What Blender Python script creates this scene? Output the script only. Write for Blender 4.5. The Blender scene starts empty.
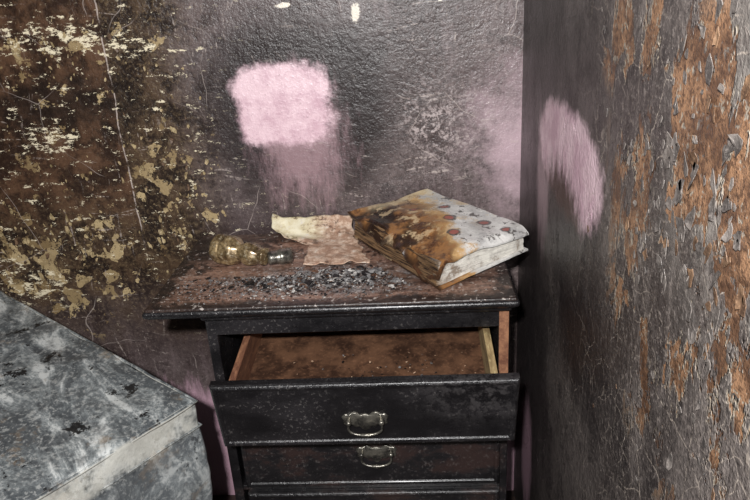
import bpy, bmesh, math, random
from mathutils import Vector, Matrix, noise as mn
random.seed(4)
S=bpy.context.scene
COL=S.collection
try:
    S.view_settings.view_transform='Standard'; S.view_settings.look='None'
except Exception: pass

def lin(c):
    r=[]
    for x in c:
        x=x/255.0
        r.append(x/12.92 if x<=0.04045 else ((x+0.055)/1.055)**2.4)
    return (r[0],r[1],r[2],1.0)

# ------------------------------------------------------------ node helper
class M:
    def __init__(s,name,rough=0.6,metal=0.0,spec=0.5):
        s.mat=bpy.data.materials.new(name); s.mat.use_nodes=True
        s.nt=s.mat.node_tree; s.b=s.nt.nodes['Principled BSDF']
        s.b.inputs['Roughness'].default_value=rough; s.b.inputs['Metallic'].default_value=metal
        s.b.inputs['Specular IOR Level'].default_value=spec
        s.tc=s.n('ShaderNodeTexCoord'); s.P=s.tc.outputs['Object']
        sp=s.n('ShaderNodeSeparateXYZ'); s.l(s.P,sp.inputs[0]); s.X,s.Y,s.Z=sp.outputs
    def n(s,t): return s.nt.nodes.new(t)
    def l(s,a,b):
        if hasattr(a,'is_output'): s.nt.links.new(a,b)
        else: b.default_value=a
    def m(s,op,a,b=0.0,clamp=False):
        k=s.n('ShaderNodeMath'); k.operation=op; k.use_clamp=clamp
        s.l(a,k.inputs[0]); s.l(b,k.inputs[1]); return k.outputs[0]
    def add(s,a,b): return s.m('ADD',a,b)
    def sub(s,a,b): return s.m('SUBTRACT',a,b)
    def mul(s,*a):
        r=a[0]
        for x in a[1:]: r=s.m('MULTIPLY',r,x)
        return r
    def mx(s,*a):
        r=a[0]
        for x in a[1:]: r=s.m('MAXIMUM',r,x)
        return r
    def inv(s,a): return s.m('SUBTRACT',1.0,a)
    def sm(s,x,a,b,lo=0.0,hi=1.0):
        k=s.n('ShaderNodeMapRange'); k.interpolation_type='SMOOTHSTEP'
        if a>b: a,b,lo,hi=b,a,hi,lo
        s.l(x,k.inputs[0]); k.inputs[1].default_value=a;k.inputs[2].default_value=b;k.inputs[3].default_value=lo;k.inputs[4].default_value=hi
        return k.outputs[0]
    def vs(s,sc,rot=0.0,axis='Y',off=(0,0,0),vec=None):
        k=s.n('ShaderNodeMapping'); s.l(vec if vec is not None else s.P,k.inputs[0])
        k.inputs['Scale'].default_value=sc; k.inputs['Location'].default_value=off
        r=[0,0,0]; r['XYZ'.index(axis)]=rot; k.inputs['Rotation'].default_value=r
        return k.outputs[0]
    def noise(s,scale,det=4,ro=0.55,vec=None,dist=0.0):
        k=s.n('ShaderNodeTexNoise'); s.l(vec if vec is not None else s.P,k.inputs['Vector'])
        k.inputs['Scale'].default_value=scale;k.inputs['Detail'].default_value=det
        k.inputs['Roughness'].default_value=ro;k.inputs['Distortion'].default_value=dist
        return k.outputs['Fac']
    def nvec(s,scale,amp,vec=None,det=2):
        k=s.n('ShaderNodeTexNoise'); s.l(vec if vec is not None else s.P,k.inputs['Vector'])
        k.inputs['Scale'].default_value=scale;k.inputs['Detail'].default_value=det
        a=s.n('ShaderNodeVectorMath');a.operation='SUBTRACT';s.l(k.outputs['Color'],a.inputs[0]);a.inputs[1].default_value=(.5,.5,.5)
        b=s.n('ShaderNodeVectorMath');b.operation='SCALE';s.l(a.outputs[0],b.inputs[0]);b.inputs['Scale'].default_value=amp
        c=s.n('ShaderNodeVectorMath');c.operation='ADD';s.l(vec if vec is not None else s.P,c.inputs[0]);s.l(b.outputs[0],c.inputs[1])
        return c.outputs[0]
    def sep(s,v):
        k=s.n('ShaderNodeSeparateXYZ'); s.l(v,k.inputs[0]); return k.outputs
    def vor(s,scale,vec=None,feat='DISTANCE_TO_EDGE',rand=1.0):
        k=s.n('ShaderNodeTexVoronoi'); k.feature=feat; s.l(vec if vec is not None else s.P,k.inputs['Vector'])
        k.inputs['Scale'].default_value=scale;k.inputs['Randomness'].default_value=rand
        return k.outputs['Distance']
    def cell(s,scale,vec=None):
        k=s.n('ShaderNodeTexVoronoi'); k.feature='F1'; s.l(vec if vec is not None else s.P,k.inputs['Vector'])
        k.inputs['Scale'].default_value=scale
        return s.sep(k.outputs['Color'])
    def ell(s,u,v,cu,cv,ru,rv,a=0.8,b=1.2,p=2.0,rot=0.0,warp=None,wa=0.0):
        du=s.sub(u,cu);dv=s.sub(v,cv)
        if rot:
            c,sn=math.cos(rot),math.sin(rot)
            du,dv=s.add(s.mul(du,c),s.mul(dv,sn)),s.sub(s.mul(dv,c),s.mul(du,sn))
        du=s.m('ABSOLUTE',s.mul(du,1/ru));dv=s.m('ABSOLUTE',s.mul(dv,1/rv))
        d=s.m('POWER',s.add(s.m('POWER',du,p),s.m('POWER',dv,p)),1/p)
        if warp is not None: d=s.add(d,s.mul(s.sub(warp,0.5),wa))
        return s.sm(d,a,b,1.0,0.0)
    def mix(s,f,a,b):
        k=s.n('ShaderNodeMix');k.data_type='RGBA';k.clamp_factor=True
        s.l(f,k.inputs[0])
        for x,i in ((a,6),(b,7)):
            if isinstance(x,tuple) and len(x)==3: x=lin(x)
            s.l(x,k.inputs[i])
        return k.outputs[2]
    def col(s,c):
        if isinstance(c,tuple) and len(c)==3: c=lin(c)
        s.l(c,s.b.inputs['Base Color'])
    def rough(s,r): s.l(r,s.b.inputs['Roughness'])
    def bump(s,h,st=0.5,d=0.01):
        k=s.n('ShaderNodeBump');k.inputs['Strength'].default_value=st;k.inputs['Distance'].default_value=d
        s.l(h,k.inputs['Height']);s.l(k.outputs[0],s.b.inputs['Normal'])

# ------------------------------------------------------------ materials
def mat_wall_back():
    m=M('sooted_pink_plaster_back',0.5)
    X,Z=m.X,m.Z
    w=m.sep(m.nvec(6,0.10,det=3)); WX,WZ=w[0],w[2]
    w2=m.sep(m.nvec(30,0.018,det=3)); FX,FZ=w2[0],w2[2]
    big=m.noise(4,4,0.65); mid=m.noise(16,6,0.72); fine=m.noise(110,3,0.75); grit=m.noise(260,2,0.7)
    vst=m.noise(10,5,0.75,vec=m.vs((2.4,1,0.45)))
    c=m.mix(m.sm(big,0.38,0.62),(72,61,60),(116,103,102))
    c=m.mix(m.mul(m.sm(mid,0.50,0.64),0.7),c,(52,44,44))
    c=m.mix(m.mul(m.sm(vst,0.50,0.68),0.5),c,(134,118,119))
    c=m.mix(m.mul(m.sm(fine,0.55,0.68),0.45),c,(160,147,144))
    c=m.mix(m.mul(m.sm(fine,0.46,0.34),0.5),c,(37,30,30))
    c=m.mix(m.mul(m.sm(grit,0.60,0.70),0.4),c,(182,169,163))
    c=m.mix(m.mul(m.ell(WX,WZ,-0.25,0.58,0.34,0.25,0.3,1.3),0.6),c,(54,42,43))
    hz=m.ell(WX,WZ,0.37,0.88,0.12,0.19,0.0,1.2,warp=mid,wa=1.8)
    c=m.mix(m.mul(hz,0.9),c,(202,176,184))
    c=m.mix(m.mul(m.ell(WX,WZ,0.20,0.93,0.12,0.10,0.1,1.2,warp=mid,wa=2.4),m.sm(fine,0.42,0.54),m.sm(m.noise(34,4,0.8),0.46,0.56),0.85),c,(186,172,170))
    # charred brown left side
    L=m.sm(m.add(WX,m.mul(m.sub(mid,0.5),0.30)),-0.20,-0.36)
    br=m.mix(m.sm(mid,0.42,0.6),(38,28,23),(80,62,46))
    br=m.mix(m.mul(m.sm(fine,0.48,0.64),0.6),br,(114,96,72))
    c=m.mix(m.mul(L,m.sm(WZ,0.38,0.66)),c,br)
    edge=m.add(-0.445,m.mul(m.sub(m.noise(7,4),0.5),0.03))
    R=m.mul(m.sm(m.sub(X,edge),0.006,-0.006),m.sm(WZ,0.70,0.86))
    c=m.mix(m.mul(R,0.75),c,m.mix(m.sm(mid,0.42,0.6),(52,36,28),(98,70,52)))
    c=m.mix(m.mul(m.ell(WX,WZ,-0.56,1.0,0.22,0.08,0.3,1.2,warp=mid,wa=1.8),0.7),c,(30,23,20))
    # blistered ochre paint chips
    dens=m.mx(m.mul(m.ell(WX,WZ,-0.66,0.64,0.27,0.15,0.2,1.3),0.95),m.mul(m.ell(WX,WZ,-0.36,0.80,0.14,0.24,0.2,1.3),0.66),m.mul(m.ell(WX,WZ,-0.6,1.09,0.4,0.10,0.2,1.3),0.50),m.mul(m.ell(WX,WZ,-0.60,0.86,0.3,0.3,0.5,1.2),0.18))
    ce=m.cell(32,vec=m.nvec(40,0.02))
    g=m.noise(15,6,0.76,vec=m.vs((1,1,1),off=(3.1,0,1.2)))
    gs=m.add(m.add(m.mul(g,0.74),m.mul(ce[0],0.23)),m.mul(dens,0.17))
    gm=m.mul(m.sm(gs,0.652,0.664),m.sm(dens,0.0,0.2),m.sm(m.noise(70,4,0.75),0.38,0.46))
    c=m.mix(m.mul(gm,0.92),c,m.mix(ce[1],(124,102,70),(196,174,132)))
    # white flecks
    wn=m.noise(44,5,0.82,vec=m.vs((0.6,1,1.5),off=(0,0,7)))
    wd=m.mx(m.ell(WX,WZ,-0.60,0.93,0.11,0.05,0.1,1.3),m.ell(WX,WZ,-0.5,1.13,0.28,0.05,0.1,1.3,rot=-0.1),m.mul(m.ell(WX,WZ,-0.72,0.62,0.14,0.08,0.2,1.3),0.8),m.mul(m.ell(WX,WZ,-0.5,0.9,0.5,0.4,0.5,1.3),0.3))
    wm=m.mul(m.sm(m.add(wn,m.mul(wd,0.13)),0.634,0.656),m.sm(wd,0,0.2))
    c=m.mix(wm,c,(238,226,196))
    # dark halo + pink patch
    halo=m.ell(WX,WZ,-0.070,0.980,0.195,0.190,0.65,1.30,p=2.6,warp=mid,wa=0.8)
    c=m.mix(m.mul(halo,0.90),c,(35,28,28))
    st2=m.noise(24,5,0.78,vec=m.vs((1.6,1,0.45)))
    haze=m.ell(FX,FZ,-0.075,0.905,0.110,0.160,0.25,1.1,p=2.2,warp=st2,wa=1.9)
    c=m.mix(m.mul(haze,0.70),c,(174,144,150))
    pk=m.ell(FX,FZ,-0.105,0.982,0.102,0.086,0.80,1.08,p=4.0,warp=mid,wa=0.9)
    c=m.mix(pk,c,m.mix(m.sm(mid,0.4,0.62),(236,206,214),(208,172,184)))
    c=m.mix(m.mul(pk,m.sm(fine,0.60,0.68),0.4),c,(120,92,98))
    low=m.sm(m.add(Z,m.mul(m.sub(vst,0.5),0.3)),0.35,0.26)
    c=m.mix(m.mul(low,0.85),c,(208,170,186))
    # scratches and cracks
    sc1=m.vor(6.5,vec=m.nvec(9,0.05)); crack=m.mul(m.sm(sc1,0.006,0.001),m.sm(m.noise(6,3),0.50,0.60))
    s2=m.noise(3.0,4,0.7,vec=m.vs((3,3,30),rot=0.5,vec=m.nvec(4,0.1)))
    sc2=m.mul(m.sm(s2,0.60,0.64),m.sm(m.noise(5,3,vec=m.vs((1,1,1),off=(9,3,1))),0.46,0.60),m.sm(fine,0.42,0.55))
    s3=m.noise(3.2,4,0.7,vec=m.vs((30,3,3),rot=0.25,vec=m.nvec(4,0.1)))
    sc3=m.mul(m.sm(s3,0.61,0.65),m.sm(m.noise(5,3,vec=m.vs((1,1,1),off=(1,3,8))),0.46,0.60),m.sm(fine,0.42,0.55))
    vc=m.mul(m.sm(m.m('ABSOLUTE',m.sub(X,edge)),0.0020,0.0006),m.sm(Z,0.68,0.72),m.sm(mid,0.44,0.54))
    lines=m.mx(m.mul(crack,0.5),m.mul(sc2,0.6),m.mul(sc3,0.5),m.mul(vc,0.8))
    c=m.mix(m.mul(lines,m.inv(pk)),c,(200,186,178))
    for (cu,cv_,ru,rv) in ((0.052,1.15,0.010,0.020),(-0.085,1.172,0.018,0.006),(0.30,1.17,0.02,0.006),(0.21,1.165,0.006,0.004)):
        c=m.mix(m.ell(FX,FZ,cu,cv_,ru,rv,0.7,1.0,warp=fine,wa=1.6),c,(228,220,205))
    m.col(c)
    m.rough(m.add(0.16,m.mul(mid,0.38)))
    m.bump(m.add(m.add(m.mul(mid,0.5),m.mul(fine,0.26)),m.mul(g,0.35)),0.6,0.009)
    return m.mat

def mat_wall_right():
    m=M('sooted_peeling_plaster_right',0.45)
    Y,Z=m.Y,m.Z
    w=m.sep(m.nvec(6,0.10,det=3)); WY,WZ=w[1],w[2]
    w2=m.sep(m.nvec(28,0.018,det=3)); FY,FZ=w2[1],w2[2]
    big=m.noise(4,4,0.65); mid=m.noise(17,6,0.72); fine=m.noise(120,3,0.75); grit=m.noise(280,2,0.7)
    vst=m.noise(12,5,0.75,vec=m.vs((1,2.4,0.32)))
    c=m.mix(m.sm(big,0.38,0.62),(68,62,60),(114,106,102))
    c=m.mix(m.mul(m.sm(mid,0.48,0.64),0.75),c,(46,41,41))
    c=m.mix(m.mul(m.sm(vst,0.5,0.68),0.45),c,(126,117,112))
    c=m.mix(m.mul(m.sm(fine,0.52,0.68),0.45),c,(160,149,142))
    c=m.mix(m.mul(m.sm(fine,0.46,0.34),0.5),c,(34,30,30))
    c=m.mix(m.mul(m.sm(grit,0.60,0.70),0.4),c,(186,174,166))
    c=m.mix(m.mul(m.sm(m.add(WY,m.mul(m.sub(vst,0.5),0.35)),-0.45,-0.16),0.72),c,(34,27,30))
    c=m.mix(m.mul(m.ell(WY,WZ,-0.50,0.80,0.18,0.20,0.3,1.3,warp=vst,wa=1.2),0.9),c,(26,20,22))
    c=m.mix(m.mul(m.ell(WY,WZ,-0.44,1.08,0.24,0.11,0.3,1.3,warp=vst,wa=1.0),0.65),c,(38,31,32))
    c=m.mix(m.mul(m.sm(WZ,0.75,0.45),m.sm(WY,-0.75,-0.5),0.4),c,(48,43,44))
    # brown underlayer, shard like patches
    ce=m.cell(15,vec=m.vs((1,1.5,0.6),vec=m.nvec(26,0.05,det=3)))
    g=m.noise(8,6,0.76,vec=m.nvec(9,0.10,vec=m.vs((1,1.3,0.65),off=(0,2.3,0.4))))
    dens=m.mx(m.ell(WY,WZ,-0.86,1.07,0.14,0.10,0.3,1.4),m.ell(WY,WZ,-0.73,1.01,0.10,0.08,0.3,1.4),m.mul(m.ell(WY,WZ,-0.86,0.95,0.06,0.12,0.3,1.4),0.9),m.mul(m.ell(WY,WZ,-0.66,1.16,0.14,0.06,0.2,1.4),0.7),m.mul(m.ell(WY,WZ,-0.85,0.98,0.25,0.25,0.6,1.2),0.25))
    gs=m.add(m.add(m.mul(g,0.86),m.mul(ce[0],0.15)),m.mul(dens,0.15))
    bs=m.mul(m.sm(gs,0.606,0.614),m.sm(dens,0.0,0.25),m.sm(m.noise(60,3,0.75),0.37,0.43))
    bc=m.mix(m.sm(mid,0.42,0.6),(94,69,53),(152,116,88))
    bc=m.mix(m.mul(m.sm(fine,0.5,0.62),0.75),bc,(70,51,41))
    gf=m.mul(m.ell(WY,WZ,-0.93,1.08,0.16,0.16,0.3,1.3),m.sm(mid,0.4,0.52))
    c=m.mix(m.mul(gf,0.7),c,(136,130,124))
    rim=m.mul(m.sm(gs,0.586,0.606),m.inv(bs),m.sm(dens,0.0,0.25),m.sm(mid,0.44,0.54))
    c=m.mix(m.mul(rim,0.8),c,(172,160,142))
    c=m.mix(bs,c,bc)
    # pink swoosh
    body=m.ell(FY,FZ,-0.40,0.955,0.200,0.078,0.84,1.10,rot=-0.02,p=2.2,warp=mid,wa=0.6)
    notch=m.ell(FY,FZ,-0.380,0.852,0.15,0.085,0.7,1.25,warp=m.noise(30,5,0.78,vec=m.vs((1,1.6,0.5))),wa=1.6)
    pk=m.mul(body,m.inv(notch))
    tail=m.mul(m.ell(FY,FZ,-0.235,0.88,0.06,0.12,0.3,1.2,warp=vst,wa=1.8),0.8)
    c=m.mix(tail,c,(180,156,162))
    c=m.mix(m.mul(notch,body,0.8),c,(78,54,46))
    c=m.mix(pk,c,m.mix(m.sm(mid,0.4,0.62),(238,208,217),(210,174,188)))
    # cracks
    v1=m.vor(12,vec=m.nvec(14,0.045,det=3)); v2=m.vor(30,vec=m.nvec(24,0.025,det=3))
    reg=m.sm(WY,-0.40,-0.65)
    cr=m.mx(m.mul(m.sm(v1,0.012,0.002),m.sm(m.noise(5,3),0.44,0.56)),m.mul(m.sm(v2,0.020,0.005),m.sm(m.noise(7,3,vec=m.vs((1,1,1),off=(4,4,4))),0.46,0.58),0.8))
    c=m.mix(m.mul(cr,reg,m.inv(bs),m.sm(fine,0.38,0.5),0.65),c,(188,175,162))
    c=m.mix(m.mul(m.ell(FY,FZ,-0.16,0.25,0.07,0.16,0.5,1.1,warp=vst,wa=0.8),0.85),c,(190,154,168))
    m.col(c)
    m.rough(m.add(0.16,m.mul(mid,0.38)))
    m.bump(m.add(m.add(m.mul(mid,0.45),m.mul(fine,0.30)),m.mul(m.sm(gs,0.585,0.615),-0.45)),0.72,0.009)
    return m.mat

def mat_plain(name,c1,c2,sc=12,rough=0.6,bs=0.4,metal=0.0,stretch=(1,1,1),fine=True,bd=0.004):
    m=M(name,rough,metal)
    a=m.noise(sc,5,0.62,vec=m.vs(stretch)); f=m.noise(sc*7,3,0.65,vec=m.vs(stretch))
    c=m.mix(m.sm(a,0.35,0.65),c1,c2)
    if fine: c=m.mix(m.mul(m.sm(f,0.5,0.75),0.35),c,tuple(min(255,int(x*1.4+8)) for x in c2))
    m.col(c); m.bump(m.add(a,m.mul(f,0.4)),bs,bd)
    return m.mat

def mat_black_wood():
    m=M('charred_black_lacquer',0.4)
    a=m.noise(14,5,0.65,vec=m.vs((0.5,1,1))); f=m.noise(180,3,0.65); b=m.noise(60,5,0.75)
    c=m.mix(m.sm(a,0.35,0.7),(17,16,18),(40,38,40))
    c=m.mix(m.mul(m.sm(f,0.57,0.66),m.sm(a,0.40,0.60),0.55),c,(104,100,98))
    dust=m.ell(m.X,m.Z,0.24,0.60,0.12,0.07,0.2,1.3,warp=b,wa=1.5)
    c=m.mix(m.mul(dust,m.sm(b,0.45,0.6),0.35),c,(96,92,92))
    c=m.mix(m.mul(m.sm(m.Z,0.50,0.46),m.sm(a,0.5,0.62),0.5),c,(62,42,36))
    m.col(c); m.rough(m.add(0.14,m.mul(b,0.32)))
    m.b.inputs['Coat Weight'].default_value=0.35; m.b.inputs['Coat Roughness'].default_value=0.2
    m.bump(m.add(m.mul(b,0.8),m.mul(f,0.4)),0.5,0.004)
    return m.mat

def mat_top():
    m=M('scorched_veneer_top',0.42)
    X,Y=m.X,m.Y
    w=m.sep(m.nvec(10,0.06,det=3)); WX,WY=w[0],w[1]
    gr=m.noise(10,5,0.7,vec=m.vs((0.6,5,1))); mid=m.noise(18,6,0.75); fine=m.noise(130,3,0.75)
    c=m.mix(m.sm(gr,0.38,0.62),(100,74,62),(154,120,103))
    c=m.mix(m.mul(m.sm(fine,0.52,0.66),0.5),c,(188,163,148))
    c=m.mix(m.mul(m.sm(mid,0.53,0.61),0.8),c,(36,27,25))
    c=m.mix(m.mul(m.sm(fine,0.46,0.36),0.5),c,(30,22,20))
    bx=m.sm(m.add(m.m('ABSOLUTE',X),m.mul(m.sub(mid,0.5),0.16)),0.258,0.30)
    by=m.sm(m.add(Y,m.mul(m.sub(mid,0.5),0.10)),-0.330,-0.355)
    bk=m.sm(m.add(Y,m.mul(m.sub(mid,0.5),0.08)),-0.085,-0.05)
    lf=m.ell(WX,WY,-0.27,-0.08,0.10,0.10,0.3,1.3,warp=mid,wa=0.9)
    rt=m.mul(m.ell(WX,WY,0.20,-0.26,0.14,0.07,0.3,1.3,warp=mid,wa=1.2),0.6)
    c=m.mix(m.mul(m.mx(bx,by,m.mul(bk,0.7),lf,rt),0.9),c,(22,19,20))
    ash=m.ell(WX,WY,-0.02,-0.265,0.21,0.075,0.1,1.25,warp=mid,wa=1.6)
    ac=m.mix(m.sm(m.noise(90,4,0.8),0.42,0.6),(44,42,43),(172,169,168))
    c=m.mix(m.mul(ash,m.sm(m.noise(40,5,0.8),0.42,0.52),0.9),c,ac)
    c=m.mix(m.mul(m.sm(m.noise(95,3,0.7),0.62,0.65),0.65),c,(200,190,182))
    m.col(c); m.rough(m.add(0.14,m.mul(mid,0.45)))
    m.bump(m.add(m.mul(mid,0.6),m.add(m.mul(fine,0.4),m.mul(ash,0.3))),0.7,0.004)
    return m.mat

def mat_mattress():
    m=M('sooted_mattress_cover',0.34)
    ang=math.atan2(0.352,-0.553)
    k=m.vs((1,1,1),rot=-ang+0.25,axis='Z')
    st=m.noise(6,6,0.72,vec=m.vs((1,2.6,2),vec=k),dist=0.5); big=m.noise(7,5,0.68); fine=m.noise(110,3,0.78); sp=m.noise(13,6,0.78)
    c=m.mix(m.sm(st,0.42,0.58),(88,93,96),(148,154,155))
    c=m.mix(m.mul(m.sm(st,0.53,0.60),0.85),c,(214,217,215))
    c=m.mix(m.mul(m.sm(big,0.51,0.60),0.75),c,(72,75,78))
    c=m.mix(m.mul(m.sm(fine,0.52,0.62),0.4),c,(208,209,205))
    c=m.mix(m.mul(m.sm(fine,0.47,0.38),0.4),c,(58,60,63))
    c=m.mix(m.mul(m.sm(sp,0.575,0.605),0.94),c,(20,20,22))
    c=m.mix(m.mul(m.sm(m.noise(12,5,0.72,vec=m.vs((1,1,1),off=(5,1,2))),0.57,0.67),0.5),c,(140,118,92))
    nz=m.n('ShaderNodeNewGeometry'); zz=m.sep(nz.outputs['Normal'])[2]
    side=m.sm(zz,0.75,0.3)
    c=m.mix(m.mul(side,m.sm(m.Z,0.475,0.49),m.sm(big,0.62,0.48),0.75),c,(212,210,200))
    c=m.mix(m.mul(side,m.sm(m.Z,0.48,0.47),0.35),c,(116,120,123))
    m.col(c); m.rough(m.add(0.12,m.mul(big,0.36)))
    m.bump(m.add(m.mul(st,0.6),m.add(m.mul(fine,0.22),m.mul(sp,0.3))),0.45,0.007)
    return m.mat

def mat_book_cover():
    m=M('burnt_book_cover',0.35)
    at=m.n('ShaderNodeAttribute'); at.attribute_name='st'
    o=m.sep(at.outputs['Vector']); s_,t_=o[0],o[1]   # s: F->R , t: F->L
    mid=m.noise(26,6,0.72); big=m.noise(11,4,0.6); fine=m.noise(160,3,0.75)
    c=m.mix(m.sm(big,0.4,0.6),(184,182,178),(222,220,216))
    c=m.mix(m.mul(m.sm(mid,0.50,0.62),0.6),c,(146,144,144))
    c=m.mix(m.mul(m.sm(m.noise(48,4,0.75),0.57,0.61),0.85),c,(62,55,52))
    d=m.add(m.sub(m.mul(t_,0.62),m.mul(s_,1.10)),m.mul(m.sub(mid,0.5),0.80))
    tan=m.sm(d,-0.46,-0.32); brn=m.sm(d,-0.36,-0.16); blk=m.sm(d,-0.08,0.14)
    c=m.mix(tan,c,(192,156,108))
    c=m.mix(brn,c,m.mix(m.sm(mid,0.42,0.58),(80,52,36),(152,108,66)))
    c=m.mix(m.mul(blk,m.sm(big,0.43,0.52),0.92),c,(28,20,17))
    c=m.mix(m.mul(m.sm(m.noise(24,5,0.72,vec=m.vs((1,1,1),off=(3,3,3))),0.53,0.59),m.sm(t_,0.15,0.45),0.75),c,(202,178,142))
    c=m.mix(m.mul(m.sm(t_,0.84,0.98),m.sm(s_,0.1,0.4),m.sm(mid,0.40,0.5),0.7),c,(206,190,156))
    c=m.mix(m.mul(m.sm(s_,0.06,0.0),m.sm(mid,0.38,0.52),0.9),c,(42,28,22))
    for (a,b,rr) in ((0.50,0.70,0.055),(0.60,0.42,0.06),(0.80,0.24,0.055),(0.78,0.62,0.05),(0.44,0.22,0.045),(0.84,0.07,0.045)):
        ring=m.ell(s_,t_,a,b,rr*1.3,rr*0.9,0.75,1.05,warp=mid,wa=2.6)
        core=m.ell(s_,t_,a,b,rr*0.8,rr*0.5,0.8,1.1,warp=mid,wa=2.6)
        c=m.mix(m.mul(ring,0.85),c,(56,48,48)); c=m.mix(m.mul(core,0.7),c,(168,90,78))
    m.col(c); m.rough(m.add(0.12,m.mul(mid,0.35)))
    m.bump(m.add(mid,m.mul(fine,0.4)),0.6,0.003)
    return m.mat

def mat_pages():
    m=M('scorched_pages',0.6)
    at=m.n('ShaderNodeAttribute'); at.attribute_name='st'
    o=m.sep(at.outputs['Vector']); s_,t_=o[0],o[1]
    mid=m.noise(34,5,0.74); lay=m.noise(60,3,0.6,vec=m.vs((0.3,0.3,9)))
    c=m.mix(m.sm(mid,0.38,0.62),(228,224,214),(190,185,177))
    c=m.mix(m.mul(m.sm(mid,0.54,0.64),0.7),c,(120,98,74))
    d=m.add(m.sub(m.mul(t_,0.9),m.mul(s_,1.6)),m.mul(m.sub(mid,0.5),0.5))
    c=m.mix(m.sm(d,-0.25,0.05),c,m.mix(m.sm(lay,0.4,0.6),(42,29,23),(138,108,76)))
    c=m.mix(m.mul(m.sm(lay,0.5,0.65),0.25),c,(80,70,60))
    m.col(c); m.bump(m.add(mid,lay),0.4,0.002)
    return m.mat

def mat_glass():
    m=M('sooted_brass_tinted_glass',0.2)
    a=m.noise(30,5,0.75); f=m.noise(130,3,0.75)
    c=m.mix(m.sm(a,0.40,0.60),(104,86,60),(176,152,112)); c=m.mix(m.mul(m.sm(f,0.54,0.64),0.5),c,(214,202,174))
    c=m.mix(m.mul(m.sm(f,0.45,0.36),0.6),c,(36,29,22))
    m.col(c); m.b.inputs['Metallic'].default_value=0.45; m.b.inputs['Coat Weight'].default_value=0.6;m.b.inputs['Coat Roughness'].default_value=0.12
    m.rough(m.add(0.20,m.mul(a,0.3))); m.bump(m.add(a,m.mul(f,0.2)),0.25,0.003)
    return m.mat

def mat_sheet():
    m=M('smoked_cream_paper',0.5)
    a=m.noise(26,5,0.75); b=m.noise(60,4,0.75)
    d=m.add(m.X,m.mul(m.sub(a,0.5),0.12))
    c=m.mix(m.sm(a,0.4,0.6),(240,233,206),(218,205,168))
    t=m.mx(m.sm(d,-0.08,-0.02),m.sm(m.add(m.Y,m.mul(m.sub(a,0.5),0.06)),-0.060,-0.080))
    c=m.mix(t,c,m.mix(m.sm(b,0.42,0.6),(172,138,116),(218,192,170)))
    c=m.mix(m.mul(m.sm(a,0.56,0.64),0.75),c,(84,60,48))
    c=m.mix(m.mul(m.sm(b,0.60,0.64),0.8),c,(232,224,212))
    m.col(c); m.bump(a,0.4,0.003); return m.mat

MB=mat_wall_back(); MR=mat_wall_right(); BLK=mat_black_wood(); TOP=mat_top(); MAT=mat_mattress()
COV=mat_book_cover(); PAG=mat_pages(); GLS=mat_glass(); SHT=mat_sheet()
FLR=mat_plain('sooted_floorboards',(30,24,22),(58,44,38),10,0.6,stretch=(1,6,1))
CEI=mat_plain('sooted_ceiling_plaster',(40,36,35),(66,60,58),6,0.8)
RAW=mat_plain('raw_orange_wood',(104,68,52),(154,110,82),14,0.55,0.3,stretch=(3,0.6,3),bd=0.002)
RAWL=mat_plain('pale_scorched_wood',(118,98,68),(192,166,122),14,0.55,0.3,stretch=(3,0.6,3),bd=0.002)
HARD=mat_plain('stained_hardboard',(56,38,29),(106,76,57),22,0.45,0.3)
METAL=mat_plain('antique_pewter',(66,64,62),(140,136,126),60,0.28,0.4,metal=0.75,bd=0.002)
CHAR=mat_plain('charcoal',(14,13,14),(34,32,33),60,0.45,0.7)
ASHG=mat_plain('grey_ash',(84,82,83),(146,144,143),90,0.8,0.6)
ASHW=mat_plain('pale_ash',(160,156,152),(214,210,204),90,0.8,0.6)
RUST=mat_plain('scorched_paper',(140,108,86),(204,172,144),24,0.7,0.5)
BRN=mat_plain('burnt_wood_flakes',(52,36,28),(100,72,54),60,0.6,0.5)
BASE=mat_plain('sooted_bed_fabric',(40,40,42),(72,72,74),12,0.8)
FLKG=mat_plain('grey_paint_film',(66,62,60),(118,111,106),50,0.35,0.5)
FLKB=mat_plain('brown_paint_film',(72,54,42),(124,98,76),50,0.45,0.5)
FLKY=mat_plain('ochre_paint_film',(116,98,68),(190,168,128),50,0.45,0.5)

# ------------------------------------------------------------ mesh helpers
def mkobj(name,verts,faces,mat,parent=None,smooth=False,mats=None,midx=None):
    me=bpy.data.meshes.new(name); me.from_pydata([tuple(v) for v in verts],[],faces)
    for q in (mats or [mat]): me.materials.append(q)
    if midx: 
        for p,i in zip(me.polygons,midx): p.material_index=i
    if smooth:
        for p in me.polygons: p.use_smooth=True
    me.update()
    o=bpy.data.objects.new(name,me); COL.objects.link(o)
    if parent: setp(o,parent)
    return o
def setp(o,parent):
    o.parent=parent; o.matrix_parent_inverse=Matrix.Translation(-Vector(parent.location))
def empty(name,loc):
    e=bpy.data.objects.new(name,None); e.location=loc; e.empty_display_size=0.05; COL.objects.link(e); return e
def box(name,x0,x1,y0,y1,z0,z1,mat,parent=None,bev=0.0,seg=3):
    v=[(x,y,z) for z in (z0,z1) for y in (y0,y1) for x in (x0,x1)]
    f=[(0,2,3,1),(4,5,7,6),(0,1,5,4),(2,6,7,3),(0,4,6,2),(1,3,7,5)]
    o=mkobj(name,v,f,mat,parent)
    if bev:
        b=o.modifiers.new('b','BEVEL'); b.width=bev; b.segments=seg; b.limit_method='ANGLE'
        for p in o.data.polygons: p.use_smooth=True
        w=o.modifiers.new('w','WEIGHTED_NORMAL')
    return o
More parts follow.
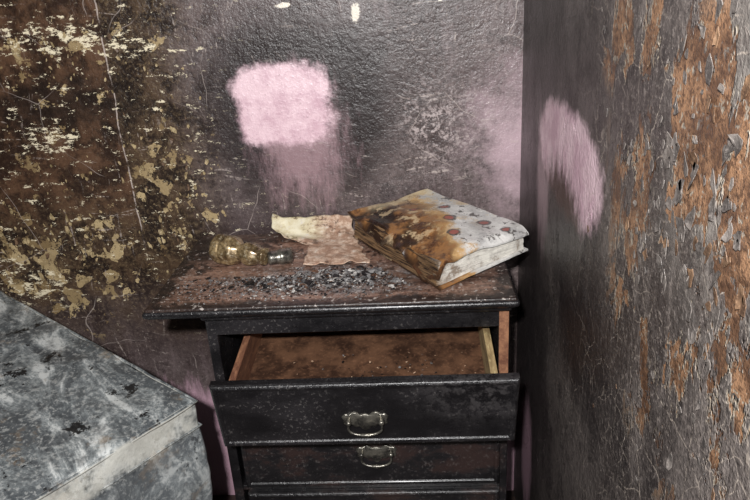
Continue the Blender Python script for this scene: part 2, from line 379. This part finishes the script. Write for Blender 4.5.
def tube(pts,radii,seg=12,cap=True):
    V=[];F=[];n=len(pts);pts=[Vector(p) for p in pts]
    up=None
    for i,p in enumerate(pts):
        t=(pts[min(i+1,n-1)]-pts[max(i-1,0)]).normalized()
        if up is None:
            up=Vector((0,0,1)) if abs(t.z)<0.9 else Vector((1,0,0))
        a=t.cross(up).normalized(); b=a.cross(t).normalized(); up=b
        for k in range(seg):
            th=2*math.pi*k/seg; V.append(p+radii[i]*(math.cos(th)*a+math.sin(th)*b))
    for i in range(n-1):
        for k in range(seg):
            F.append((i*seg+k,i*seg+(k+1)%seg,(i+1)*seg+(k+1)%seg,(i+1)*seg+k))
    if cap: F.append(tuple(range(seg))[::-1]); F.append(tuple((n-1)*seg+k for k in range(seg)))
    return V,F
def merge(parts):
    V=[];F=[]
    for v,f in parts:
        o=len(V);V+=list(v);F+=[tuple(i+o for i in q) for q in f]
    return V,F

# ------------------------------------------------------------ room
XW=0.367; XL=-2.0; YF=-2.4; ZC=2.35
WB=box('wall_back',XL-0.1,XW+0.1,0,0.1,0,ZC,MB)
WR=box('wall_right',XW,XW+0.1,YF,0,0,ZC,MR)
box('wall_left',XL-0.1,XL,YF,0,0,ZC,CEI)
box('wall_front',XL-0.1,XW+0.1,YF-0.1,YF,0,ZC,CEI)
box('floor',XL-0.1,XW+0.1,YF-0.1,0.1,-0.1,0,FLR)
box('ceiling',XL-0.1,XW+0.1,YF-0.1,0.1,ZC,ZC+0.1,CEI)
# lifted, curled flakes of paint film stuck to the walls (parts of the walls)
def flakes(name,parent,P,nrm,regions,mats,seed):
    random.seed(seed);V=[];F=[];mi=[]
    for (cu,cv,su,sv,n,smin,smax,lift,mw) in regions:
        for _ in range(n):
            u=random.gauss(cu,su);v=random.gauss(cv,sv)
            if not (0.60<v<1.6): continue
            if name.endswith('right') and u>-0.5: continue
            if name.endswith('back') and u>-0.26: continue
            r=random.uniform(smin,smax);k=random.randint(6,9);a0=random.uniform(-0.5,0.5);el=random.uniform(0.35,0.8)
            ph=random.random()*6.283;cur=random.uniform(0.3,1.0)*lift
            def pt(f,an,off):
                a=math.cos(an)*f*el;b=math.sin(an)*f
                h=0.0004+cur*max(0,(math.cos(an-ph)*f/r))**1.6*r
                return P(u+a*math.cos(a0)-b*math.sin(a0),v+a*math.sin(a0)+b*math.cos(a0))+nrm*(h+off)
            rr=[r*random.uniform(0.5,1.35) for _ in range(k)]
            o=len(V)
            for off in (0.0006,0.0):
                V.append(pt(0,0,off))
                for lv in (0.5,1.0):
                    for i in range(k): V.append(pt(rr[i]*lv,6.283*i/k,off))
            m_=1+2*k;c=0
            for s in (0,1):
                b=o+s*m_
                for i in range(k):
                    j=(i+1)%k
                    q=[(b,b+1+i,b+1+j),(b+1+i,b+1+k+i,b+1+k+j,b+1+j)]
                    for t in q: F.append(t if s==0 else t[::-1]);c+=1
            for i in range(k):
                j=(i+1)%k;F.append((o+1+k+i,o+m_+1+k+i,o+m_+1+k+j,o+1+k+j));c+=1
            mi+=[random.choices(range(len(mats)),mw)[0]]*c
    return mkobj(name,V,F,None,parent,mats=mats,midx=mi)
flakes('paint_flakes_right',WR,lambda u,v:Vector((XW,u,v)),Vector((-1,0,0)),
  [(-0.86,1.09,0.06,0.06,70,0.004,0.011,0.4,[8,2]),(-0.74,1.01,0.05,0.04,30,0.003,0.008,0.35,[8,2]),(-0.90,0.95,0.05,0.07,34,0.004,0.010,0.35,[8,2]),(-0.85,1.0,0.14,0.13,70,0.002,0.006,0.3,[7,2])],[FLKG,FLKB],3)
flakes('paint_flakes_back',WB,lambda u,v:Vector((u,0,v)),Vector((0,-1,0)),
  [(-0.66,0.70,0.09,0.05,70,0.003,0.009,0.35,[1,6]),(-0.36,0.83,0.05,0.10,50,0.002,0.008,0.3,[1,6]),(-0.55,1.10,0.12,0.04,50,0.002,0.006,0.3,[1,4]),(-0.52,0.85,0.12,0.12,60,0.0015,0.005,0.3,[1,4])],[FLKB,FLKY],5)

# ------------------------------------------------------------ nightstand
NS=empty('nightstand',(0.05,-0.18,0))
box('top_board',-0.31,0.31,-0.363,-0.02,0.7065,0.72,TOP,NS,0.004)
box('top_moulding',-0.308,0.308,-0.361,-0.022,0.700,0.7065,BLK,NS,0.003)
box('top_edge_lip',-0.314,0.314,-0.367,-0.018,0.7035,0.7155,BLK,NS,0.0055,4)
box('top_cove',-0.222,0.304,-0.350,-0.03,0.688,0.7005,BLK,NS,0.005)
bx0,bx1=-0.218,0.301
yb=-0.338
box('side_left',bx0,bx0+0.018,yb,-0.035,0.02,0.690,BLK,NS,0.002)
box('side_right',bx1-0.018,bx1,yb,-0.035,0.02,0.690,BLK,NS,0.002)
box('exposed_stile',bx1-0.0175,bx1-0.001,yb-0.0015,yb+0.004,0.50,0.686,RAW,NS,0.001)
box('back_panel',bx0+0.018,bx1-0.018,-0.045,-0.036,0.04,0.690,BLK,NS)
box('rail_upper',bx0+0.016,bx1-0.016,yb-0.001,yb+0.02,0.655,0.690,BLK,NS,0.002)
for i,(z) in enumerate((0.484,0.320,0.155)):
    box('rail_%d'%(i+1),bx0+0.018,bx1-0.018,yb+0.002,yb+0.04,z-0.006,z+0.004,BLK,NS,0.001)
box('plinth',bx0-0.004,bx1+0.004,yb-0.006,-0.033,0.0,0.05,BLK,NS,0.004)
def front(name,x0,x1,yf,z0,z1,par,flare=0.0):
    prof=[(0,0.018),(0,0.006),(0.002,0.002),(0.006,0.0),(0.010,0.001),(0.012,0.0035),(0.020,0.0035)]
    V=[];F=[]
    for ins,dy in prof:
        V+=[(x0+ins,yf+dy,z0+ins),(x1-ins,yf+dy,z0+ins),(x1-ins+flare,yf+dy,z1-ins),(x0+ins-flare,yf+dy,z1-ins)]
    n=len(prof)
    for i in range(n-1):
        for k in range(4):
            a=i*4+k;b=i*4+(k+1)%4;F.append((a,b,b+4,a+4))
    F.append((0,3,2,1));e=(n-1)*4;F.append((e,e+1,e+2,e+3))
    o=mkobj(name,V,F,BLK,par)
    b=o.modifiers.new('b','BEVEL');b.width=0.001;b.segments=2
    return o
def handle(name,cx,yf,cz,par,w=0.038):
    half=[(0,0.013),(0.008,0.011),(0.012,0.016),(0.020,0.017),(0.026,0.012),(0.031,0.014),(0.037,0.008),(0.034,0.001),(0.036,-0.006),(0.029,-0.010),(0.023,-0.007),(0.017,-0.013),(0.010,-0.012),(0.005,-0.018),(0,-0.021)]
    s=w/0.037
    out=[(x*s,z*s) for x,z in half]+[(-x*s,z*s) for x,z in half[-2:0:-1]]
    n=len(out);V=[];F=[]
    for y,sc in ((0,1),(-0.0016,1),(-0.0026,0.92)):
        V+=[(cx+x*sc,yf+y,cz+z*sc) for x,z in out]
    for i in range(2):
        for k in range(n): F.append((i*n+k,i*n+(k+1)%n,(i+1)*n+(k+1)%n,(i+1)*n+k))
    F.append(tuple(2*n+k for k in range(n)))
    parts=[(V,F)]
    for sg in (-1,1):
        px=cx+sg*0.026*s
        parts.append(tube([(px,yf,cz+0.003),(px,yf-0.006,cz+0.003),(px,yf-0.010,cz+0.003),(px,yf-0.014,cz+0.003),(px,yf-0.0155,cz+0.003)],[0.005,0.0035,0.0042,0.0045,0.002],12))
    B=[];R=[]
    for i in range(25):
        t=i/24;a=math.pi*t
        x=-math.cos(a)*0.026*s*(1+0.12*math.sin(a)*abs(math.cos(a))*2)
        z=0.003-0.022*s*(math.sin(a)**0.55)
        B.append((cx+x,yf-0.011-0.004*math.sin(a),cz+z)); R.append(0.0021+0.0016*math.exp(-((t-0.5)/0.08)**2))
    parts.append(tube(B,R,10))
    V,F=merge(parts)
    return mkobj(name,V,F,METAL,par,smooth=True)
yd=-0.441; dx0,dx1=-0.186,0.299
ds0,ds1=-0.168,0.272
dr=[front('drawer_front_1',dx0,dx1,yd,0.506,0.636,NS,0.004),
 box('drawer_side_left_1',ds0,ds0+0.012,yd+0.018,yd+0.018+0.29,0.507,0.620,RAW,NS,0.0015),
 box('drawer_side_right_1',ds1-0.012,ds1,yd+0.018,yd+0.018+0.29,0.507,0.626,RAWL,NS,0.0015),
 box('drawer_back_1',ds0+0.011,ds1-0.011,yd+0.29,yd+0.30,0.507,0.618,HARD,NS),
 box('drawer_bottom_1',ds0+0.008,ds1-0.008,yd+0.016,yd+0.30,0.560,0.565,HARD,NS),
 handle('drawer_pull_1',0.056,yd+0.0035,0.559,NS)]
piv=Vector((0,-0.338,0.506)); RX=Matrix.Translation(piv)@Matrix.Rotation(math.radians(6.0),4,'X')@Matrix.Translation(-piv)
for o in dr: o.data.transform(RX)
front('drawer_front_2',-0.190,0.287,yb-0.012,0.328,0.482,NS)
handle('drawer_pull_2',0.062,yb-0.0085,0.405,NS)
front('drawer_front_3',-0.190,0.287,yb-0.012,0.162,0.314,NS)
handle('drawer_pull_3',0.060,yb-0.0085,0.242,NS)
front('drawer_front_4',-0.190,0.287,yb-0.012,0.056,0.150,NS)

# ------------------------------------------------------------ bed (mattress on base)
BED=empty('bed',(-0.9,-0.9,0))
A=Vector((-0.250,-0.360,0.54)); E1=Vector((-0.535,0.340,0.068)); L2=1.5
e2=Vector((-0.19,-0.265,0.0)).normalized()*L2
def rounded(name,corner,e1,e2,thick,rad,mat,par,n1=48,n2=90,nz=16,amp=0.006):
    V=[];F=[];idx={}
    def P(a,b,c):
        l1=e1.length/2;l2=e2.length/2;l3=thick/2
        p=Vector((a*l1,b*l2,c*l3))
        q=Vector((max(-l1+rad,min(l1-rad,p.x)),max(-l2+rad,min(l2-rad,p.y)),max(-l3+rad,min(l3-rad,p.z))))
        d=p-q
        if d.length>1e-9: p=q+d.normalized()*rad
        nrm=d.normalized() if d.length>1e-9 else Vector((0,0,0))
        w=corner+e1.normalized()*(p.x+l1)+e2.normalized()*(p.y+l2)+Vector((0,0,p.z-l3))
        nn=mn.fractal(w*7,0.8,2.0,4)*amp*1.6+mn.noise(w*28)*amp*0.35
        w+=(e1.normalized()*nrm.x+e2.normalized()*nrm.y+Vector((0,0,1))*nrm.z)*nn if nrm.length>0 else Vector((0,0,nn))
        return w
    def sp(n,l):
        k=5;r=rad/(l/2)
        a=[-1+r*i/k for i in range(k)]; mid=[-1+r+(2-2*r)*i/n for i in range(n+1)]
        return a+mid+[-x for x in a[::-1]]
    A1=sp(n1,e1.length);A2=sp(n2,e2.length);A3=sp(nz,thick)
    def g(i,j,k):
        key=(i,j,k)
        if key not in idx: idx[key]=len(V);V.append(P(A1[i],A2[j],A3[k]))
        return idx[key]
    I,J,K=len(A1)-1,len(A2)-1,len(A3)-1
    for i in range(I):
        for j in range(J):
            F.append((g(i,j,K),g(i,j+1,K),g(i+1,j+1,K),g(i+1,j,K))); F.append((g(i,j,0),g(i+1,j,0),g(i+1,j+1,0),g(i,j+1,0)))
    for i in range(I):
        for k in range(K):
            F.append((g(i,0,k),g(i,0,k+1),g(i+1,0,k+1),g(i+1,0,k)));F.append((g(i,J,k),g(i+1,J,k),g(i+1,J,k+1),g(i,J,k+1)))
    for j in range(J):
        for k in range(K):
            F.append((g(0,j,k),g(0,j+1,k),g(0,j+1,k+1),g(0,j,k+1)));F.append((g(I,j,k),g(I,j,k+1),g(I,j+1,k+1),g(I,j+1,k)))
    return mkobj(name,V,F,mat,par,smooth=True)
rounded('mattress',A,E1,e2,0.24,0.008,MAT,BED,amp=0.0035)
u1=E1.normalized();u2=e2.normalized()
for nm,dz,rd in (('piping_top',-0.005,0.0032),('piping_lower',-0.055,0.0022)):
    pts=[];N=60
    for i in range(N+1): pts.append(A+u2*(L2-0.01)*(1-i/N)+Vector((0,0,dz))-u1*0.0005)
    o=Vector((0,0,dz))
    pts+=[A+u1*(E1.length*i/30)+o-u2*0.0005 for i in range(1,30)]
    pts=[p+Vector((mn.noise(p*20)*0.0015,mn.noise(p*23)*0.0015,mn.noise(p*25)*0.0015)) for p in pts]
    V,F=tube(pts,[rd]*len(pts),8)
    mkobj(nm,V,F,MAT,BED,smooth=True)
E1f=Vector((E1.x,E1.y,0))
rounded('bed_base',Vector((A.x,A.y,0.300))+E1f.normalized()*0.02+u2*0.02,E1f*0.93,e2*0.96,0.22,0.01,BASE,BED,12,20,6,0.002)
for i,(a,b) in enumerate(((0.08,0.05),(0.88,0.05),(0.08,0.93),(0.88,0.93))):
    p=Vector((A.x,A.y,0))+E1f*a+e2*b
    V,F=tube([(p.x,p.y,0),(p.x,p.y,0.01),(p.x,p.y,0.09)],[0.018,0.02,0.026],16); mkobj('leg_%d'%(i+1),V,F,BLK,BED,smooth=True)

# ------------------------------------------------------------ burnt book
BK=empty('burnt_book',(0.19,-0.17,0.74))
Fp=Vector((0.182,-0.334,0.770));Lp=Vector((0.020,-0.090,0.778));Bp=Vector((0.176,-0.026,0.804));Rp=Vector((0.346,-0.222,0.790))
def bil(s,t): return Fp*(1-s)*(1-t)+Rp*s*(1-t)+Lp*(1-s)*t+Bp*s*t
nrm=(Rp-Fp).cross(Lp-Fp).normalized()
def sheet(name,depth,th,mat,seed,inset,wav,ns=44,nt=60,curl=0.0,par=BK,left_ext=0.0,rag=1.0,cover=False):
    V=[];st=[];F=[]
    for side in (0,1):
        for j in range(nt+1):
            for i in range(ns+1):
                s=(i/ns);t=j/nt
                if cover: s=s**1.5
                ss=inset+s*(1-2*inset)-left_ext*(1-s)**4;tt=inset+t*(1-2*inset)
                e0=rag*(0.022*mn.noise(Vector((t*6,seed*1.3,0)))+0.010*mn.noise(Vector((t*26,seed,5))))*(1-s)**3*(0.4+t)
                e1=0.006*rag*mn.noise(Vector((s*8,seed*2.0,9)))*(1-t)**3
                p=bil(ss+e0,tt+e1)
                w=wav*(mn.noise(Vector((s*2.4,t*3.2,1.5)))*1.0+0.25*mn.noise(Vector((s*7,t*9,2+seed*0.1))))
                w*=(1.25-s*0.6)
                w+=0.009*math.sin(math.pi*min(1,max(0,s)))*math.sin(math.pi*t)*(wav/0.0095)
                c=curl*(max(0,1-s*4)**2)*(0.6+0.8*math.sin(t*9.0+0.6)*(0.3+t))
                if cover:
                    k=max(0,1-s/0.095)
                    env=0.80+0.45*math.sin(t*8.0+1.0)+0.6*mn.noise(Vector((t*9,3,3)))
                    env*=max(0,min(1,(0.90-t)*5))
                    c+=-0.031*k**1.3*max(0.15,env)
                    c+=0.014*max(0,(t-0.84)/0.16)**1.5*max(0,1-s*2.2)
                    kt=max(0,1-t/0.06); c+=-0.008*kt**1.5*(0.3+s)+0.010*kt*max(0,1-s*6)
                p=p-nrm*(depth+(th if side else 0))+nrm*(w+c)
                p.z=max(p.z,0.7212+(0 if side else th*0.6))
                p.y=min(p.y,-0.004); p.x=min(p.x,0.362)
                V.append(p);st.append((ss,tt,0))
    n=(ns+1)*(nt+1)
    def q(i,j,s): return s*n+j*(ns+1)+i
    for j in range(nt):
        for i in range(ns):
            F.append((q(i,j,0),q(i+1,j,0),q(i+1,j+1,0),q(i,j+1,0)));F.append((q(i,j,1),q(i,j+1,1),q(i+1,j+1,1),q(i+1,j,1)))
    for i in range(ns):
        F.append((q(i,0,0),q(i,0,1),q(i+1,0,1),q(i+1,0,0)));F.append((q(i,nt,0),q(i+1,nt,0),q(i+1,nt,1),q(i,nt,1)))
    for j in range(nt):
        F.append((q(0,j,0),q(0,j+1,0),q(0,j+1,1),q(0,j,1)));F.append((q(ns,j,0),q(ns,j,1),q(ns,j+1,1),q(ns,j+1,0)))
    o=mkobj(name,V,F,mat,par,smooth=False)
    at=o.data.attributes.new('st','FLOAT_VECTOR','POINT'); at.data.foreach_set('vector',[x for v in st for x in v])
    return o
TH=0.041
sheet('cover_front',0.0,0.0034,COV,1,-0.006,0.0095,60,70,curl=0.005,cover=True)
npg=6
for i in range(npg):
    d=0.0038+i*(TH/npg); k=1-i/npg
    sheet('pages_%d'%(i+1),d,TH/npg*0.97,PAG,i+2,0.020+0.006*random.random(),0.0093*k+0.0004,24,44,curl=0.004*k,left_ext=0.035*(1-k)-0.02*k,rag=0.5)
sheet('cover_back',TH+0.0045,0.003,COV,20,0.0,0.0005)

# ------------------------------------------------------------ glass bottle lying on its side
def lathe(p0,p1,prof,seg=48,ripple=0.0,lump=0.0):
    p0=Vector(p0);p1=Vector(p1);ax=(p1-p0);L=ax.length;ax.normalize()
    a=ax.cross(Vector((0,0,1))).normalized();b=a.cross(ax)
    V=[];F=[]
    pr=[]
    for i in range(len(prof)-1):
        for q in range(3):
            f=q/3;pr.append((prof[i][0]*(1-f)+prof[i+1][0]*f,prof[i][1]*(1-f)+prof[i+1][1]*f))
    pr.append(prof[-1]);prof=pr
    for (u,r) in prof:
        for k in range(seg):
            th=2*math.pi*k/seg; rr=r*(1+ripple*math.cos(8*th)*(1 if r>0.015 else 0))
            v=p0+ax*u*L+rr*(math.cos(th)*a+math.sin(th)*b)
            if lump: v+= (math.cos(th)*a+math.sin(th)*b)*(mn.noise(v*60)*lump+mn.noise(v*140)*lump*0.4)
            v.z=max(v.z,0.7206); V.append(v)
    n=len(prof)
    for i in range(n-1):
        for k in range(seg): F.append((i*seg+k,(i+1)*seg+k,(i+1)*seg+(k+1)%seg,i*seg+(k+1)%seg))
    F.append(tuple(range(seg)));F.append(tuple((n-1)*seg+k for k in range(seg))[::-1])
    return V,F
GB=empty('glass_bottle',(-0.17,-0.17,0.72))
V,F=lathe((-0.234,-0.162,0.7480),(-0.128,-0.207,0.7435),[(0,0.012),(0.005,0.020),(0.03,0.0260),(0.10,0.0285),(0.16,0.0290),(0.20,0.0270),(0.24,0.0290),(0.32,0.0285),(0.40,0.0265),(0.47,0.0205),(0.52,0.0165),(0.56,0.0165),(0.62,0.0210),(0.70,0.0224),(0.78,0.0205),(0.86,0.0150),(0.9,0.0130),(0.93,0.016),(0.98,0.016),(1.0,0.009)],ripple=0.03,lump=0.0010)
mkobj('bottle_body',V,F,GLS,GB,smooth=True)
V,F=lathe((-0.128,-0.203,0.7385),(-0.086,-0.183,0.7350),[(0,0.009),(0.05,0.012),(0.45,0.0125),(0.5,0.0145),(0.95,0.0145),(1.0,0.010)],32,lump=0.001)
mkobj('bottle_cap',V,F,METAL,GB,smooth=True)

# ------------------------------------------------------------ one large scorched sheet: propped on the wall, lying forward over the top
def paper():
    nu,nv=40,44;V=[];F=[];th=0.0011
    prof=[(0.0,-0.014,0.752),(0.12,-0.030,0.738),(0.24,-0.052,0.7265),(0.34,-0.075,0.7228),(1.0,-0.205,0.7226)]
    def pr(v):
        for (a,ya,za),(b,yb_,zb) in zip(prof,prof[1:]):
            if v<=b:
                f=(v-a)/(b-a); return ya+(yb_-ya)*f, za+(zb-za)*f
        return prof[-1][1:]
    for s in (0,1):
        for j in range(nv+1):
            for i in range(nu+1):
                u=i/nu;v=j/nv
                y,z=pr(min(1,max(0,v+0.05*mn.noise(Vector((u*6,3,1)))*(1 if j in (0,nv) else .5))))
                x0=-0.150+0.088*min(1,max(0,(v-0.20)*3))+0.006*mn.noise(Vector((v*9,1,1)))
                x1=0.012+0.050*v+0.006*mn.noise(Vector((v*9,7,1)))
                x=x0+(x1-x0)*u
                z+=abs(0.006*mn.noise(Vector((u*4,v*4,2))))+0.008*max(0,v-0.85)/0.15*max(0,mn.noise(Vector((u*5,1,9))))+0.010*max(0,1-u*9)*(1 if v<0.3 else 0.25)
                if s: z-=th;y+=0.0004
                V.append((x,min(y,-0.002),z))
    N=(nu+1)*(nv+1);q=lambda i,j,s:s*N+j*(nu+1)+i
    for j in range(nv):
        for i in range(nu): F+= [(q(i,j,0),q(i,j+1,0),q(i+1,j+1,0),q(i+1,j,0)),(q(i,j,1),q(i+1,j,1),q(i+1,j+1,1),q(i,j+1,1))]
    for i in range(nu): F+=[(q(i,0,0),q(i+1,0,0),q(i+1,0,1),q(i,0,1)),(q(i,nv,0),q(i,nv,1),q(i+1,nv,1),q(i+1,nv,0))]
    for j in range(nv): F+=[(q(0,j,0),q(0,j,1),q(0,j+1,1),q(0,j+1,0)),(q(nu,j,0),q(nu,j+1,0),q(nu,j+1,1),q(nu,j,1))]
    return mkobj('scorched_paper_sheet',V,F,SHT,None,smooth=True)
paper()

# ------------------------------------------------------------ debris piles (one object each)
def inpoly(x,y,P):
    r=False;n=len(P)
    for i in range(n):
        x1,y1=P[i];x2,y2=P[(i+1)%n]
        if (y1>y)!=(y2>y) and x<(x2-x1)*(y-y1)/(y2-y1)+x1: r=not r
    return r
BP=[(0.190,-0.360),(-0.028,-0.09),(0.15,0.0),(0.37,-0.2)]
def debris(name,clusters,zf,seed,mats,weights):
    random.seed(seed);V=[];F=[];mi=[]
    for (cx,cy,sx,sy,n,smin,smax,hm) in clusters:
        for _ in range(n):
            x=random.gauss(cx,sx);y=random.gauss(cy,sy)
            if zf(x,y) is None: continue
            z=zf(x,y)
            r=random.uniform(smin,smax)*(0.4+0.9*random.random())
            dd=math.exp(-((x-cx)/sx)**2*0.5-((y-cy)/sy)**2*0.5)
            z+=0.0004+random.random()*hm*dd
            k=random.randint(5,8);a0=random.random()*6.28;tilt=Vector((random.uniform(-.35,.35),random.uniform(-.35,.35),1)).normalized()
            ta=tilt.cross(Vector((1,0,0))).normalized();tb=tilt.cross(ta)
            th=r*random.uniform(0.05,0.18);o=len(V)
            ring=[];el=random.uniform(0.35,1)
            for i in range(k):
                an=6.283*i/k;rr=r*random.uniform(0.5,1.25)
                a=math.cos(an)*rr;b=math.sin(an)*rr*el
                ring.append((a*math.cos(a0)-b*math.sin(a0),a*math.sin(a0)+b*math.cos(a0),random.uniform(-.18,.18)*r))
            c=Vector((x,y,z+th*0.5+r*0.15))
            for s in (1,-1):
                for (a,b,h) in ring:
                    p=c+ta*a+tb*b+tilt*(th*0.5*s+h); p.z=max(p.z,zf(x,y)+0.0003); V.append(p)
            V.append(c+tilt*(th*0.5+r*random.uniform(0,.2))); top=len(V)-1
            nf=0
            for i in range(k): F.append((o+i,o+(i+1)%k,top));nf+=1
            F.append(tuple(o+k+i for i in range(k))[::-1]);nf+=1
            for i in range(k): F.append((o+i,o+k+i,o+k+(i+1)%k,o+(i+1)%k));nf+=1
            mi+=[random.choices(range(len(mats)),weights)[0]]*nf
    return mkobj(name,V,F,None,None,mats=mats,midx=mi)
def ztop(x,y):
    if not (-0.29<x<0.28 and -0.35<y<-0.03): return None
    if inpoly(x,y,BP): return None
    if -0.270<x<-0.074 and -0.245<y<-0.12: return None
    if -0.08<x<0.07 and y>-0.212: return None
    return 0.7202
debris('ash_debris',[(-0.02,-0.270,0.095,0.032,1500,0.0010,0.0040,0.004),(-0.06,-0.264,0.07,0.022,700,0.001,0.0035,0.003),(0.05,-0.27,0.06,0.028,600,0.0010,0.004,0.004),
    (-0.16,-0.28,0.09,0.035,800,0.001,0.003,0.001),(0.0,-0.24,0.18,0.09,1200,0.0008,0.0026,0.001),(-0.01,-0.270,0.08,0.025,50,0.005,0.011,0.004),(0.06,-0.250,0.02,0.010,12,0.007,0.012,0.005),(-0.12,-0.275,0.03,0.010,22,0.004,0.009,0.003)],
    ztop,7,[CHAR,ASHG,ASHW,BRN],[5,4.2,1.3,1.5])
def zdr(x,y):
    return 0.5652-0.105*(-0.338-y)+0.0075 if (-0.150<x<0.255 and -0.41<y<-0.18) else None
debris('drawer_debris',[(0.1,-0.33,0.1,0.03,90,0.001,0.003,0.001),(0.14,-0.385,0.02,0.006,6,0.006,0.012,0.002)],zdr,9,[CHAR,ASHG,RUST],[3,1,3])

# ------------------------------------------------------------ light + camera
def area(name,loc,tgt,size,e,col=(1,1,1)):
    l=bpy.data.lights.new(name,'AREA');l.shape='DISK';l.size=size;l.energy=e;l.color=col
    o=bpy.data.objects.new(name,l);o.location=loc;o.rotation_euler=(Vector(tgt)-Vector(loc)).to_track_quat('-Z','Y').to_euler();COL.objects.link(o)
area('camera_flash',(0.07,-1.52,1.42),(0.0,-0.1,0.80),0.05,27,(1.0,0.99,0.985))
area('ceiling_bounce',(-0.6,-1.3,2.25),(-0.4,-0.6,0.0),1.0,2.5,(1.0,0.98,0.96))
w=bpy.data.worlds.new('World');S.world=w;w.use_nodes=True
w.node_tree.nodes['Background'].inputs[0].default_value=(0.9,0.95,1,1);w.node_tree.nodes['Background'].inputs[1].default_value=0.1
cd=bpy.data.cameras.new('Camera');cd.sensor_width=36;cd.lens=683.95/750*36;cd.clip_start=0.01
co=bpy.data.objects.new('Camera',cd);co.location=(0.1519,-1.3627,1.2249);co.rotation_euler=(1.1802,0.0595,0.0431)
COL.objects.link(co);S.camera=co
